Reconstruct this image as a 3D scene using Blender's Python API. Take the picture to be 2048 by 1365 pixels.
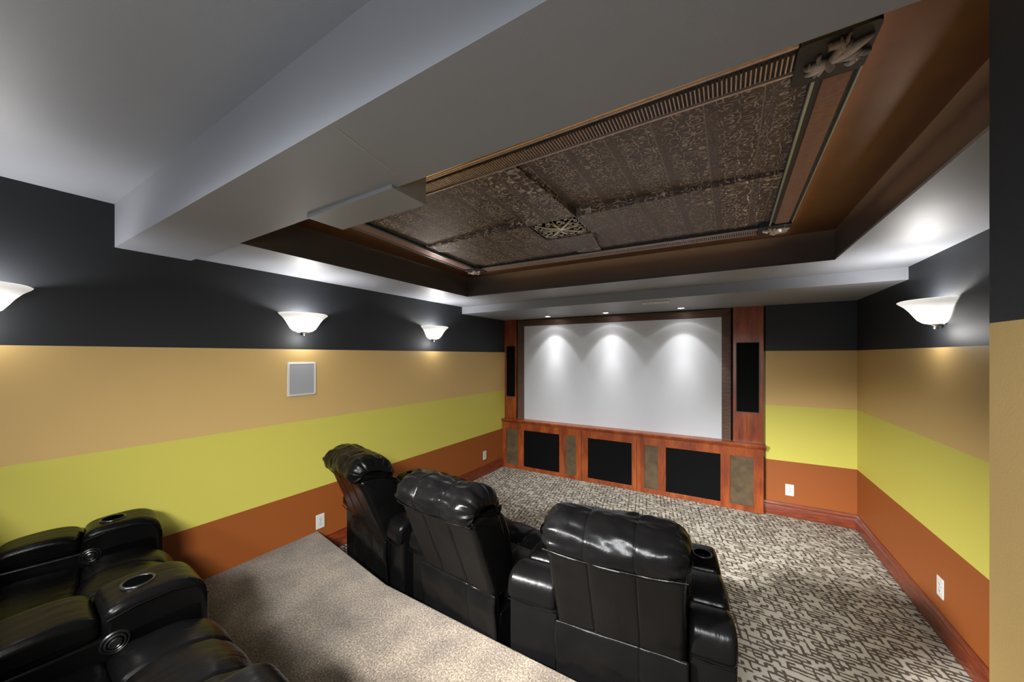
import bpy, bmesh, math, random
from math import sin, cos, pi, radians, sqrt, exp, atan
from mathutils import Vector, Matrix, noise
for _o in list(bpy.data.objects): bpy.data.objects.remove(_o)
SC = bpy.context.scene
C = SC.collection
random.seed(7)

# ---------------------------------------------------------------- camera, world, exposure
FPX = 714.88
cam = bpy.data.cameras.new('camera'); camo = bpy.data.objects.new('camera', cam); C.objects.link(camo)
cam.sensor_width = 36; cam.lens = FPX/2048*36; cam.shift_y = 29.07/2048; cam.clip_start = 0.01; cam.clip_end = 60
camo.location = (0, 0, 1.76); camo.rotation_euler = (radians(90), 0, radians(31.353))
SC.camera = camo
W = bpy.data.worlds.new('world'); SC.world = W; W.use_nodes = True
W.node_tree.nodes['Background'].inputs[0].default_value = (1, 1, 1, 1)
W.node_tree.nodes['Background'].inputs[1].default_value = 0.0
SC.view_settings.view_transform = 'Standard'; SC.view_settings.look = 'None'
SC.view_settings.gamma = 1; SC.view_settings.use_curve_mapping = False
SC.view_settings.exposure = 0.35

def lamp(name, kind, loc, power, col=(1, 1, 1), rot=None, **kw):
    l = bpy.data.lights.new(name, kind); l.energy = power; l.color = col
    for k, v in kw.items(): setattr(l, k, v)
    o = bpy.data.objects.new(name, l); C.objects.link(o); o.location = loc
    if rot: o.rotation_euler = rot
    return o
# unseen fill lights added behind and beside the camera to brighten the room
lamp('rear_fill', 'AREA', (-1.0, -0.6, 2.63), 22, (.98, .99, 1), (0, 0, 0), shape='RECTANGLE', size=2.4, size_y=0.7, spread=radians(120))
lamp('rear_forward_fill', 'AREA', (-0.9, -1.40, 2.58), 62, (.97, .985, 1), (radians(59), 0, 0), shape='RECTANGLE', size=2.6, size_y=0.25, spread=radians(54))
lamp('rear_upward_fill', 'AREA', (-0.7, -1.1, 1.5), 15, (.95, .98, 1), (radians(140), 0, 0), shape='RECTANGLE', size=1.6, size_y=0.5)
lamp('side_fill', 'AREA', (0.15, -1.1, 2.50), 27, (1, .99, .97), (radians(59), 0, radians(43)), shape='RECTANGLE', size=.9, size_y=0.25, spread=radians(64))
lamp('cross_fill', 'AREA', (-2.3, -1.3, 2.50), 46, (1, .99, .97), (radians(62), 0, radians(-30)), shape='RECTANGLE', size=.35, size_y=0.25, spread=radians(40))

# ---------------------------------------------------------------- materials
def nt(name):
    m = bpy.data.materials.new(name); m.use_nodes = True
    t = m.node_tree; b = t.nodes['Principled BSDF']
    return m, t, b
def N(t, typ, **kw):
    n = t.nodes.new(typ)
    for k, v in kw.items():
        if k.startswith('i_'):
            key = k[2:]
            n.inputs[int(key) if key.isdigit() else key.replace('_', ' ')].default_value = v
        else: setattr(n, k, v)
    return n
def math_(t, op, a, b=None, c=None):
    n = t.nodes.new('ShaderNodeMath'); n.operation = op
    for i, v in enumerate((a, b, c)):
        if v is None: continue
        if isinstance(v, (int, float)): n.inputs[i].default_value = v
        else: t.links.new(v, n.inputs[i])
    return n.outputs[0]
def mixc(t, f, a, b):
    n = t.nodes.new('ShaderNodeMix'); n.data_type = 'RGBA'
    if isinstance(f, (int, float)): n.inputs[0].default_value = f
    else: t.links.new(f, n.inputs[0])
    for i, v in ((6, a), (7, b)):
        if isinstance(v, tuple): n.inputs[i].default_value = (*v, 1)
        else: t.links.new(v, n.inputs[i])
    return n.outputs[2]
def bump(t, b, h, strength=.3, dist=.002):
    n = N(t, 'ShaderNodeBump', i_Strength=strength, i_Distance=dist)
    t.links.new(h, n.inputs['Height']); t.links.new(n.outputs[0], b.inputs['Normal'])
def objco(t, sc=(1, 1, 1), kind='Object'):
    tc = t.nodes.new('ShaderNodeTexCoord'); mp = t.nodes.new('ShaderNodeMapping')
    mp.inputs['Scale'].default_value = sc
    t.links.new(tc.outputs[kind], mp.inputs[0]); return mp.outputs[0]
def geo(t): return t.nodes.new('ShaderNodeNewGeometry').outputs['Position']
def ntex(t, v, scale, detail=2, rough=.5):
    n = N(t, 'ShaderNodeTexNoise', i_Scale=scale, i_Detail=detail, i_Roughness=rough)
    t.links.new(v, n.inputs[0]); return n.outputs['Fac']
def ramp(t, f, stops, interp='LINEAR'):
    r = t.nodes.new('ShaderNodeValToRGB'); r.color_ramp.interpolation = interp
    e = r.color_ramp.elements
    while len(e) < len(stops): e.new(0.5)
    for el, (p, c) in zip(e, stops): el.position = p; el.color = (*c, 1)
    t.links.new(f, r.inputs[0]); return r.outputs[0]
def plain(name, col, rough=.5, metal=0.0, coat=0.0, emis=None, es=0):
    m, t, b = nt(name)
    b.inputs['Base Color'].default_value = (*col, 1); b.inputs['Roughness'].default_value = rough
    b.inputs['Metallic'].default_value = metal; b.inputs['Coat Weight'].default_value = coat
    if emis: b.inputs['Emission Color'].default_value = (*emis, 1); b.inputs['Emission Strength'].default_value = es
    f = ntex(t, objco(t), 40, 3)
    r = math_(t, 'MULTIPLY_ADD', f, .12, rough-.06); t.links.new(r, b.inputs['Roughness'])
    return m

DARK = (.015, .017, .0205); TAN = (.51, .345, .132); YEL = (.505, .458, .085); ORA = (.25, .068, .012)
def m_wall():
    m, t, b = nt('striped_wall_paint')
    p = geo(t); s = t.nodes.new('ShaderNodeSeparateXYZ'); t.links.new(p, s.inputs[0]); z = s.outputs[2]
    c = mixc(t, math_(t, 'GREATER_THAN', z, .6034), ORA, YEL)
    c = mixc(t, math_(t, 'GREATER_THAN', z, 1.2077), c, TAN)
    c = mixc(t, math_(t, 'GREATER_THAN', z, 1.8116), c, DARK)
    v = ntex(t, p, 3.0, 3)
    c2 = mixc(t, math_(t, 'MULTIPLY', v, .10), c, (.5, .5, .5))
    t.links.new(c, b.inputs['Base Color'])
    b.inputs['Roughness'].default_value = .55; b.inputs['Specular IOR Level'].default_value = .35
    bump(t, b, ntex(t, p, 260, 3), .25, .0008)
    return m
def m_paint(name, col, rough=.6):
    m, t, b = nt(name); p = geo(t)
    v = ntex(t, p, 2.2, 4)
    c = mixc(t, v, tuple(x*.93 for x in col), tuple(x*1.07 for x in col))
    t.links.new(c, b.inputs['Base Color']); b.inputs['Roughness'].default_value = rough
    bump(t, b, ntex(t, p, 240, 3), .25, .0008)
    return m
def m_wood():
    m, t, b = nt('cherry_wood')
    v = objco(t, (1, 1, .22)); f = ntex(t, v, 9, 6, .62)
    g = ntex(t, objco(t, (1, 1, .03)), 160, 3)
    f2 = math_(t, 'MULTIPLY_ADD', g, .35, math_(t, 'MULTIPLY', f, .75))
    c = ramp(t, f2, [(.3, (.055, .009, .003)), (.5, (.17, .031, .006)), (.74, (.37, .09, .016))])
    t.links.new(c, b.inputs['Base Color']); b.inputs['Roughness'].default_value = .33
    b.inputs['Coat Weight'].default_value = .15; b.inputs['Coat Roughness'].default_value = .2
    bump(t, b, g, .08, .001); return m
def m_trimwood():
    m, t, b = nt('baseboard_cherry')
    g = ntex(t, objco(t, (.15, .15, 1)), 60, 4)
    c = ramp(t, g, [(.3, (.085, .014, .004)), (.6, (.17, .030, .007)), (.8, (.24, .055, .013))])
    t.links.new(c, b.inputs['Base Color']); b.inputs['Roughness'].default_value = .35; b.inputs['Coat Weight'].default_value = .3
    return m
def m_leather():
    m, t, b = nt('black_leather')
    v = objco(t); n1 = ntex(t, v, 6, 4, .55)
    vo = N(t, 'ShaderNodeTexVoronoi', i_Scale=420.0); t.links.new(v, vo.inputs[0])
    n2 = ntex(t, objco(t, (9, 1.2, 3)), 3.5, 4, .6)
    h = math_(t, 'MULTIPLY_ADD', vo.outputs['Distance'], .03, math_(t, 'ADD', math_(t, 'MULTIPLY', n1, .6), math_(t, 'MULTIPLY', n2, .9)))
    c = mixc(t, n1, (.0012, .0012, .0012), (.003, .0028, .0028)); t.links.new(c, b.inputs['Base Color'])
    t.links.new(math_(t, 'MULTIPLY_ADD', n1, .12, .19), b.inputs['Roughness'])
    b.inputs['Specular IOR Level'].default_value = .08
    bump(t, b, h, .38, .008); return m
def m_carpet():
    # light meander figures on a dark brown ground
    m, t, b = nt('patterned_loop_carpet')
    p = geo(t)
    nz = N(t, 'ShaderNodeTexNoise', i_Scale=26.0, i_Detail=1.0); t.links.new(p, nz.inputs[0])
    off = t.nodes.new('ShaderNodeVectorMath'); off.operation = 'MULTIPLY_ADD'
    t.links.new(nz.outputs['Color'], off.inputs[0]); off.inputs[1].default_value = (.012, .012, 0); t.links.new(p, off.inputs[2])
    mp = N(t, 'ShaderNodeMapping'); mp.inputs['Rotation'].default_value = (0, 0, radians(3)); t.links.new(off.outputs[0], mp.inputs[0])
    s = t.nodes.new('ShaderNodeSeparateXYZ'); t.links.new(mp.outputs[0], s.inputs[0])
    gx, gy = 1/.041, 1/.027
    X = math_(t, 'MULTIPLY', s.outputs[0], gx); Y = math_(t, 'MULTIPLY', s.outputs[1], gy)
    X = math_(t, 'MULTIPLY_ADD', Y, .16, X)
    fx, fy = math_(t, 'FLOOR', X), math_(t, 'FLOOR', Y)
    rx, ry = math_(t, 'FRACT', X), math_(t, 'FRACT', Y)
    def wn(a, b_, w):
        cmb = t.nodes.new('ShaderNodeCombineXYZ'); t.links.new(a, cmb.inputs[0]); t.links.new(b_, cmb.inputs[1]); cmb.inputs[2].default_value = w
        n = t.nodes.new('ShaderNodeTexWhiteNoise'); n.noise_dimensions = '3D'; t.links.new(cmb.outputs[0], n.inputs['Vector']); return n.outputs['Value']
    # horizontal edge nearest
    ey = math_(t, 'FLOOR', math_(t, 'ADD', Y, .5)); dy = math_(t, 'ABSOLUTE', math_(t, 'SUBTRACT', Y, ey))
    hh = wn(fx, ey, 1.0); hw = math_(t, 'MULTIPLY', math_(t, 'LESS_THAN', hh, .66), .25)
    hw = math_(t, 'MULTIPLY', hw, math_(t, 'MULTIPLY_ADD', wn(fx, ey, 5.0), .7, .65))
    a1 = math_(t, 'LESS_THAN', dy, hw)
    ex = math_(t, 'FLOOR', math_(t, 'ADD', X, .5)); dx = math_(t, 'ABSOLUTE', math_(t, 'SUBTRACT', X, ex))
    vh = wn(ex, fy, 2.0); vw = math_(t, 'MULTIPLY', math_(t, 'LESS_THAN', vh, .52), .17)
    vw = math_(t, 'MULTIPLY', vw, math_(t, 'MULTIPLY_ADD', wn(ex, fy, 6.0), .8, .6))
    a2 = math_(t, 'LESS_THAN', dx, vw)
    d = math_(t, 'MAXIMUM', a1, a2)
    fib = ntex(t, p, 420, 2)
    fibs = math_(t, 'MULTIPLY_ADD', fib, .5, .75)
    c = mixc(t, d, (.41, .38, .32), (.085, .068, .052))
    mul = t.nodes.new('ShaderNodeMix'); mul.data_type = 'RGBA'; mul.blend_type = 'MULTIPLY'; mul.inputs[0].default_value = 1
    t.links.new(c, mul.inputs[6]); t.links.new(fibs, mul.inputs[7]); t.links.new(mul.outputs[2], b.inputs['Base Color'])
    b.inputs['Roughness'].default_value = .95; b.inputs['Specular IOR Level'].default_value = .1
    h = math_(t, 'ADD', math_(t, 'MULTIPLY', d, -.7), math_(t, 'MULTIPLY', fib, .6))
    bump(t, b, h, .6, .004); return m
def m_pile():
    m, t, b = nt('taupe_pile_carpet'); p = geo(t)
    n1 = ntex(t, p, 105, 3, .75); n2 = ntex(t, p, 5, 3); n3 = ntex(t, p, 55, 2)
    f = math_(t, 'ADD', math_(t, 'MULTIPLY', n1, .75), math_(t, 'MULTIPLY', n2, .25))
    c = ramp(t, f, [(.36, (.028, .020, .013)), (.5, (.095, .071, .047)), (.64, (.24, .187, .132))])
    t.links.new(c, b.inputs['Base Color']); b.inputs['Roughness'].default_value = 1; b.inputs['Specular IOR Level'].default_value = .05
    b.inputs['Sheen Weight'].default_value = .2
    bump(t, b, math_(t, 'ADD', n1, math_(t, 'MULTIPLY', n3, .7)), .9, .008); return m
def m_emboss():
    # embossed antique copper: scroll rings in bands with narrow beaded strips between
    m, t, b = nt('embossed_copper_tile')
    tc = t.nodes.new('ShaderNodeTexCoord'); p = tc.outputs['Object']
    s = t.nodes.new('ShaderNodeSeparateXYZ'); t.links.new(p, s.inputs[0])
    bx = math_(t, 'FRACT', math_(t, 'MULTIPLY', s.outputs[0], 1/.172))
    strip = math_(t, 'GREATER_THAN', bx, .78)
    nz = N(t, 'ShaderNodeTexNoise', i_Scale=18.0, i_Detail=2.0); t.links.new(p, nz.inputs[0])
    wv = t.nodes.new('ShaderNodeVectorMath'); wv.operation = 'MULTIPLY_ADD'; t.links.new(nz.outputs['Color'], wv.inputs[0]); wv.inputs[1].default_value = (.012, .012, 0); t.links.new(p, wv.inputs[2])
    mp = N(t, 'ShaderNodeMapping'); mp.inputs['Scale'].default_value = (20, 27, 20); t.links.new(wv.outputs[0], mp.inputs[0])
    v1 = N(t, 'ShaderNodeTexVoronoi', i_Scale=1.0); v1.inputs['Randomness'].default_value = .42; t.links.new(mp.outputs[0], v1.inputs[0])
    ring = math_(t, 'ABSOLUTE', math_(t, 'SUBTRACT', v1.outputs['Distance'], .33))
    ring = math_(t, 'SUBTRACT', 1.0, math_(t, 'MULTIPLY', ring, 12)); ring = math_(t, 'MAXIMUM', ring, 0)
    v2 = N(t, 'ShaderNodeTexVoronoi', feature='DISTANCE_TO_EDGE', i_Scale=1.0); v2.inputs['Randomness'].default_value = .42; t.links.new(mp.outputs[0], v2.inputs[0])
    edge = math_(t, 'MAXIMUM', math_(t, 'SUBTRACT', 1.0, math_(t, 'MULTIPLY', v2.outputs['Distance'], 11)), 0)
    brk = ntex(t, p, 42, 1)
    brk = math_(t, 'MINIMUM', math_(t, 'MAXIMUM', math_(t, 'MULTIPLY_ADD', brk, 8, -3.0), 0), 1)
    scr = math_(t, 'MAXIMUM', math_(t, 'MULTIPLY', ring, brk), math_(t, 'MULTIPLY', math_(t, 'MULTIPLY', edge, brk), .85))
    sp = N(t, 'ShaderNodeMapping'); sp.inputs['Scale'].default_value = (170, 60, 60); t.links.new(p, sp.inputs[0])
    v3 = N(t, 'ShaderNodeTexVoronoi', i_Scale=1.0); t.links.new(sp.outputs[0], v3.inputs[0])
    bead = math_(t, 'MAXIMUM', math_(t, 'SUBTRACT', .55, v3.outputs['Distance']), 0)
    lin = math_(t, 'ABSOLUTE', math_(t, 'SUBTRACT', bx, .79)); lin = math_(t, 'LESS_THAN', lin, .012)
    st = math_(t, 'MAXIMUM', bead, math_(t, 'MULTIPLY', lin, .35))
    mxh = t.nodes.new('ShaderNodeMix'); t.links.new(strip, mxh.inputs[0]); t.links.new(scr, mxh.inputs[2]); t.links.new(st, mxh.inputs[3])
    h = mxh.outputs[0]
    fine = ntex(t, p, 260, 3)
    pat = ntex(t, p, 7, 3)
    base = mixc(t, pat, (.092, .066, .064), (.17, .116, .098))
    c = mixc(t, math_(t, 'MULTIPLY', math_(t, 'POWER', h, 1.3), .95), base, (.95, .80, .64))
    t.links.new(c, b.inputs['Base Color']); t.links.new(math_(t, 'SUBTRACT', .6, math_(t, 'MULTIPLY', h, .45)), b.inputs['Metallic'])
    b.inputs['Roughness'].default_value = .32
    bump(t, b, math_(t, 'ADD', h, math_(t, 'MULTIPLY', fine, .35)), .9, .006); return m
def m_brushed(name, col, rough, sc=(4, 90, 4), metal=.6):
    m, t, b = nt(name)
    f = ntex(t, objco(t, sc), 3, 4)
    c = mixc(t, f, tuple(x*.7 for x in col), tuple(x*1.25 for x in col)); t.links.new(c, b.inputs['Base Color'])
    b.inputs['Metallic'].default_value = metal; b.inputs['Roughness'].default_value = rough
    bump(t, b, f, .2, .002); return m
def m_void():
    m, t, b = nt('black_void'); b.inputs['Base Color'].default_value = (.001, .001, .001, 1); b.inputs['Roughness'].default_value = 1; b.inputs['Specular IOR Level'].default_value = 0; return m
def m_relief_metal(name, lo, hi, z_deep, z_proud, metal):
    # colour by relief depth along z: dark in recesses, pale on proud edges
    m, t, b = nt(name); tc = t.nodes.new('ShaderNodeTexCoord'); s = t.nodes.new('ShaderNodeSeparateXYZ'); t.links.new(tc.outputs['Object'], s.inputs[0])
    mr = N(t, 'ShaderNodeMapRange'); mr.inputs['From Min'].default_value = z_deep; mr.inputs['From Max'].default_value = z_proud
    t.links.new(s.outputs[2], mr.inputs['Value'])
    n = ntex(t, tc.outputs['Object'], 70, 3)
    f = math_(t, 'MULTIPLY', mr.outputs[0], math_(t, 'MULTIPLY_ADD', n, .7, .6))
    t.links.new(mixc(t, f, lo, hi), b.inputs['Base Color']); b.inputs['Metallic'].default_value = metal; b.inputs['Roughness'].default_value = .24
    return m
def m_ribbed():
    m, t, b = nt('ribbed_bronze')
    tc = t.nodes.new('ShaderNodeTexCoord'); s = t.nodes.new('ShaderNodeSeparateXYZ'); t.links.new(tc.outputs['Object'], s.inputs[0])
    w = math_(t, 'SINE', math_(t, 'MULTIPLY', s.outputs[2], 2*pi/.017)); n = ntex(t, objco(t), 12, 3)
    c = mixc(t, math_(t, 'MULTIPLY_ADD', w, .5, .5), (.035, .018, .012), (.13, .075, .052))
    t.links.new(c, b.inputs['Base Color']); b.inputs['Metallic'].default_value = .5; b.inputs['Roughness'].default_value = .42
    bump(t, b, w, .6, .003); return m
def m_cloth():
    m, t, b = nt('brown_grille_cloth'); v = objco(t)
    n1 = ntex(t, v, 9, 4); n2 = ntex(t, v, 300, 2)
    f = math_(t, 'ADD', math_(t, 'MULTIPLY', n1, .6), math_(t, 'MULTIPLY', n2, .4))
    c = ramp(t, f, [(.35, (.035, .021, .007)), (.65, (.105, .066, .026))]); t.links.new(c, b.inputs['Base Color'])
    b.inputs['Roughness'].default_value = .75; bump(t, b, n2, .4, .001); return m
def m_screen():
    m, t, b = nt('screen_cloth'); b.inputs['Base Color'].default_value = (.44, .45, .475, 1); b.inputs['Roughness'].default_value = .75
    bump(t, b, ntex(t, objco(t), 500, 2), .1, .0005); return m
def m_shade():
    m, t, b = nt('frosted_glass_shade')
    b.inputs['Base Color'].default_value = (.5, .49, .47, 1); b.inputs['Roughness'].default_value = .35
    b.inputs['Emission Color'].default_value = (1, .97, .91, 1)
    s = t.nodes.new('ShaderNodeSeparateXYZ'); tc = t.nodes.new('ShaderNodeTexCoord'); t.links.new(tc.outputs['Object'], s.inputs[0])
    n = ntex(t, tc.outputs['Object'], 14, 3)
    # lit glass: brightest round the bulb, softer at the flared rim
    d = ramp(t, s.outputs[2], [(.0, (3.0, 3.0, 3.0)), (.075, (1.5, 1.5, 1.5)), (.108, (.60, .60, .58)), (.128, (.36, .36, .35)), (.141, (.42, .42, .41)), (.155, (.55, .55, .54))])
    es = math_(t, 'MULTIPLY', d, math_(t, 'MULTIPLY_ADD', n, .3, .85))
    t.links.new(es, b.inputs['Emission Strength']); return m

MW = m_wall(); MCEIL = m_paint('grey_ceiling_paint', (.27, .282, .318), .5)
MSOF = m_paint('soffit_grey_paint', (.26, .27, .30), .5)
MFAS = m_paint('brown_tray_paint', (.055, .044, .039), .5)
MCOP = m_brushed('copper_leaf_ceiling', (.165, .062, .022), .38, (3, 3, 3), .35)
MWOOD = m_wood(); MTRIM = m_trimwood(); ML = m_leather(); MCARP = m_carpet(); MPILE = m_pile()
MEMB = m_emboss(); MRIB = m_brushed('bronze_rib', (.66, .54, .50), .33, (20, 20, 20), .6)
MRIBR = m_brushed('copper_rib', (.42, .24, .18), .36, (20, 20, 20), .55)
MBLK = plain('black_lacquer', (.017, .019, .023), .5); MBLKM = plain('matte_black_cloth', (.0016, .0016, .0018), .7); MBLKM.node_tree.nodes['Principled BSDF'].inputs['Specular IOR Level'].default_value = .08
MFLEUR = m_relief_metal('carved_bronze', (.03, .017, .012), (.85, .74, .66), 2.570, 2.556, .3)
MMED = m_relief_metal('gold_openwork', (.06, .045, .028), (.75, .66, .52), 2.569, 2.560, .4)
MFRAME = m_ribbed(); MCLOTH = m_cloth(); MSCR = m_screen(); MSHADE = m_shade()
MVOID = m_void(); MDIAL = plain('black_dial_plastic', (.004, .004, .004), .3); MWHITE = plain('white_plastic', (.56, .555, .535), .35); MGRILLE = plain('grey_perforated_grille', (.30, .31, .33), .5)
MRING = plain('dark_chrome_ring', (.045, .045, .045), .22, .8)
MSLOT = plain('dark_slot', (.02, .02, .02), .6); MNICK = plain('brushed_nickel', (.35, .32, .28), .3, .9)
MROPE = plain('rope_light', (1, .8, .5), .5, 0, 0, (1, .62, .22), .62)
MLED = plain('led_strip', (1, .8, .5), .5, 0, 0, (1, .62, .28), 65)
MBULB = plain('lamp_bulb', (1, 1, 1), .5, 0, 0, (1, .95, .88), 12)
MDARKBR = m_paint('dark_trim_paint', (.02, .014, .011), .4)
MEDGE = plain('bright_metal_bead', (.40, .45, .48), .3, .5)

# ---------------------------------------------------------------- mesh helpers
class MB:
    def __init__(s): s.v = []; s.f = []
    def add(s, vs, fs):
        k = len(s.v); s.v += [tuple(v) for v in vs]; s.f += [tuple(i+k for i in f) for f in fs]; return s
    def box(s, x0, x1, y0, y1, z0, z1):
        return s.add([(x0,y0,z0),(x1,y0,z0),(x1,y1,z0),(x0,y1,z0),(x0,y0,z1),(x1,y0,z1),(x1,y1,z1),(x0,y1,z1)],
                     [(0,3,2,1),(4,5,6,7),(0,1,5,4),(1,2,6,5),(2,3,7,6),(3,0,4,7)])
    def prism(s, poly, z0, z1):
        n = len(poly); a = sum(poly[i][0]*poly[(i+1) % n][1]-poly[(i+1) % n][0]*poly[i][1] for i in range(n))
        if a < 0: poly = poly[::-1]
        return s.add([(x, y, z0) for x, y in poly]+[(x, y, z1) for x, y in poly],
                     [tuple(range(n))[::-1], tuple(range(n, 2*n))]+[(i, (i+1) % n, n+(i+1) % n, n+i) for i in range(n)])
    def tube(s, pts, r, n=8, cap=True):
        pts = [Vector(p) for p in pts]; rings = []
        up = Vector((0, 0, 1))
        for i, p in enumerate(pts):
            d = (pts[min(i+1, len(pts)-1)]-pts[max(i-1, 0)]).normalized()
            a = d.cross(up)
            if a.length < .05: a = d.cross(Vector((1, 0, 0)))
            a.normalize(); b = d.cross(a).normalized(); rr = r[i] if isinstance(r, (list, tuple)) else r
            rings.append([p+a*rr*cos(2*pi*k/n)+b*rr*sin(2*pi*k/n) for k in range(n)])
        return s.rings(rings, cap)
    def rings(s, rings, cap=True, closed=True):
        n = len(rings[0]); vs = [v for r in rings for v in r]; fs = []
        for i in range(len(rings)-1):
            for k in range(n if closed else n-1):
                fs.append((i*n+k, i*n+(k+1) % n, (i+1)*n+(k+1) % n, (i+1)*n+k))
        if cap: fs += [tuple(range(n))[::-1], tuple(range(len(vs)-n, len(vs)))]
        return s.add(vs, fs)
    def lathe(s, prof, n=24, c=(0, 0), a0=0, a1=2*pi):
        full = abs(a1-a0-2*pi) < 1e-6; m = n if full else n+1
        rings = [[(c[0]+r*cos(a0+(a1-a0)*k/n), c[1]+r*sin(a0+(a1-a0)*k/n), z) for k in range(m)] for r, z in prof]
        return s.rings(rings, False, full)
def finish(name, mb, mat, parent=None, smooth=0, bevel=0, warp=None, seg=2):
    me = bpy.data.meshes.new(name); vs = mb.v
    if warp: vs = [warp(*v) for v in vs]
    me.from_pydata([tuple(v) for v in vs], [], mb.f)
    bm = bmesh.new(); bm.from_mesh(me); bmesh.ops.recalc_face_normals(bm, faces=bm.faces); bm.to_mesh(me); bm.free()
    me.materials.append(mat)
    if smooth:
        me.polygons.foreach_set('use_smooth', [True]*len(me.polygons)); me.set_sharp_from_angle(angle=radians(smooth))
    o = bpy.data.objects.new(name, me); C.objects.link(o)
    if parent: o.parent = parent
    if bevel:
        b = o.modifiers.new('bevel', 'BEVEL'); b.width = bevel; b.segments = seg; b.limit_method = 'ANGLE'; b.angle_limit = radians(35)
        b.harden_normals = False
        me.polygons.foreach_set('use_smooth', [True]*len(me.polygons)); me.set_sharp_from_angle(angle=radians(40))
    return o
def thing(name, label, cat, loc=(0, 0, 0), rz=0, group=None):
    o = bpy.data.objects.new(name, None); C.objects.link(o); o.location = loc; o.rotation_euler = (0, 0, rz)
    o.empty_display_size = .05; o['label'] = label; o['category'] = cat
    if group: o['group'] = group
    return o
def tag(o, label, cat, group=None):
    o['label'] = label; o['category'] = cat
    if group: o['group'] = group
    return o
def struct(name, mb, mat, **kw):
    o = finish(name, mb, mat, **kw); o['kind'] = 'structure'; return o
def kids(o): return [c for c in C.objects if c.parent == o]
def copy_tree(o, parent=None):
    c = o.copy(); C.objects.link(c)
    if parent: c.parent = parent
    for ch in kids(o): copy_tree(ch, c)
    return c

# ---------------------------------------------------------------- setting
XL = -3.083; YB0, YB1 = .578, .926; ZR, ZBM, ZREAR, ZSOF, ZCOP = 2.4135, 2.3953, 2.6486, 2.3208, 2.622
def xr(y): return 1.103+.0184*(4.889-y)
YC = lambda x: 4.765+.0175*(x+3.1)
struct('floor', MB().box(XL-.1, 1.35, 1.2, 5.15, -.05, 0), MCARP)
rp = [(XL-.02, 1.80), (-1.98, 1.618), (-1.0, 1.608), (1.2, 1.612), (1.2, -1.62), (XL-.02, -1.62)]
rz = struct('riser_platform', MB().prism(rp, -.01, .22), MPILE, bevel=.012)
struct('wall_left', MB().box(XL-.12, XL, -1.75, 5.1, -.05, 2.9), MW)
struct('wall_right', MB().prism([(xr(.7), .7), (xr(5.1), 5.1), (xr(5.1)+.12, 5.1), (xr(.7)+.12, .7)], -.05, 2.7), MW)
fw = MB().prism([(XL-.1, YC(XL)+.16), (.342, YC(.3)+.16), (.342, YC(.3)+.076), (1.3, YC(.3)+.091), (1.3, 5.25), (XL-.1, 5.25)], -.05, 2.7)
struct('wall_front', fw, MW)
struct('wall_back', MB().box(XL-.1, 1.3, -1.75, -1.62, -.05, 2.9), m_paint('dark_back_wall_paint', DARK, .6))
struct('wall_partition', MB().prism([(.354, .884), (1.26, .884), (1.26, -1.7), (.43, -1.7), (.362, .5)], 0, 2.9), MW)
# ceilings
struct('ceiling', MB().box(XL-.1, 1.3, -1.75, YB0+.05, ZREAR, ZREAR+.06), MCEIL)
struct('ceiling_beam', MB().box(XL-.05, 1.3, YB0, YB1, ZBM, ZREAR+.05), MCEIL)
T = [(-2.434, YB1), (.652, YB1), (.613, 3.229), (-2.490, 3.136)]    # tray opening NL NR FR FL
YS = 3.765
rg = MB()
rg.prism([(XL-.05, YB1-.01), (T[0][0], YB1-.01), T[3], (XL-.05, T[3][1])], ZR, ZR+.012)
rg.prism([(T[1][0], YB1-.01), (1.3, YB1-.01), (1.3, T[2][1]), T[2]], ZR, ZR+.012)
rg.prism([(XL-.05, T[3][1]), T[3], T[2], (1.3, T[2][1]), (1.3, YS+.05), (XL-.05, YS+.05)], ZR, ZR+.012)
struct('ceiling_ring', rg, MSOF)
struct('ceiling_soffit', MB().box(XL-.05, 1.3, YS, 5.2, ZSOF, ZR+.01), MSOF)
def fascia(name, a, b):
    d = Vector((b[0]-a[0], b[1]-a[1])); n = Vector((d.y, -d.x)).normalized()*.012
    return struct(name, MB().prism([a, b, (b[0]+n.x, b[1]+n.y), (a[0]+n.x, a[1]+n.y)], ZR+.0005, ZCOP+.02), MFAS)
fascia('trim_1', T[1], T[2]); fascia('trim_2', T[2], T[3]); fascia('trim_3', T[3], T[0])
struct('ceiling_tray', MB().box(-2.6, .76, YB1-.02, 3.3, ZCOP, ZCOP+.03), MCOP)
struct('ceiling_duct_box', MB().box(-1.632, -1.068, .897, 1.074, 2.381, ZCOP+.01), MCEIL, bevel=.002)
struct('trim_4', MB().prism([(-.938, .585), (-.935, .585), (-.990, .843), (-.993, .843)], ZBM-.0012, ZBM+.002), plain('caulk_line', (.42, .42, .42), .6))

# baseboards with a moulded cap
BP = [(0, 0), (.017, 0), (.017, .098), (.013, .106), (.015, .114), (.014, .122), (.008, .134), (.006, .147), (0, .147)]
def baseboard(name, a, b):
    a = Vector(a); b = Vector(b); d = (b-a).normalized(); n = Vector((d.y, -d.x))
    rings = [[(p.x+n.x*o, p.y+n.y*o, z+.001) for o, z in BP] for p in (a, b)]
    return struct(name, MB().rings(rings), MTRIM, smooth=30)
baseboard('baseboard_left', (XL, 1.81), (XL, YC(XL)-.002))
baseboard('baseboard_right', (xr(4.9)-.001, 4.895), (xr(.9), .9))
baseboard('baseboard_front', (.325, YC(.3)+.074), (1.095, YC(.3)+.0875))

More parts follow.
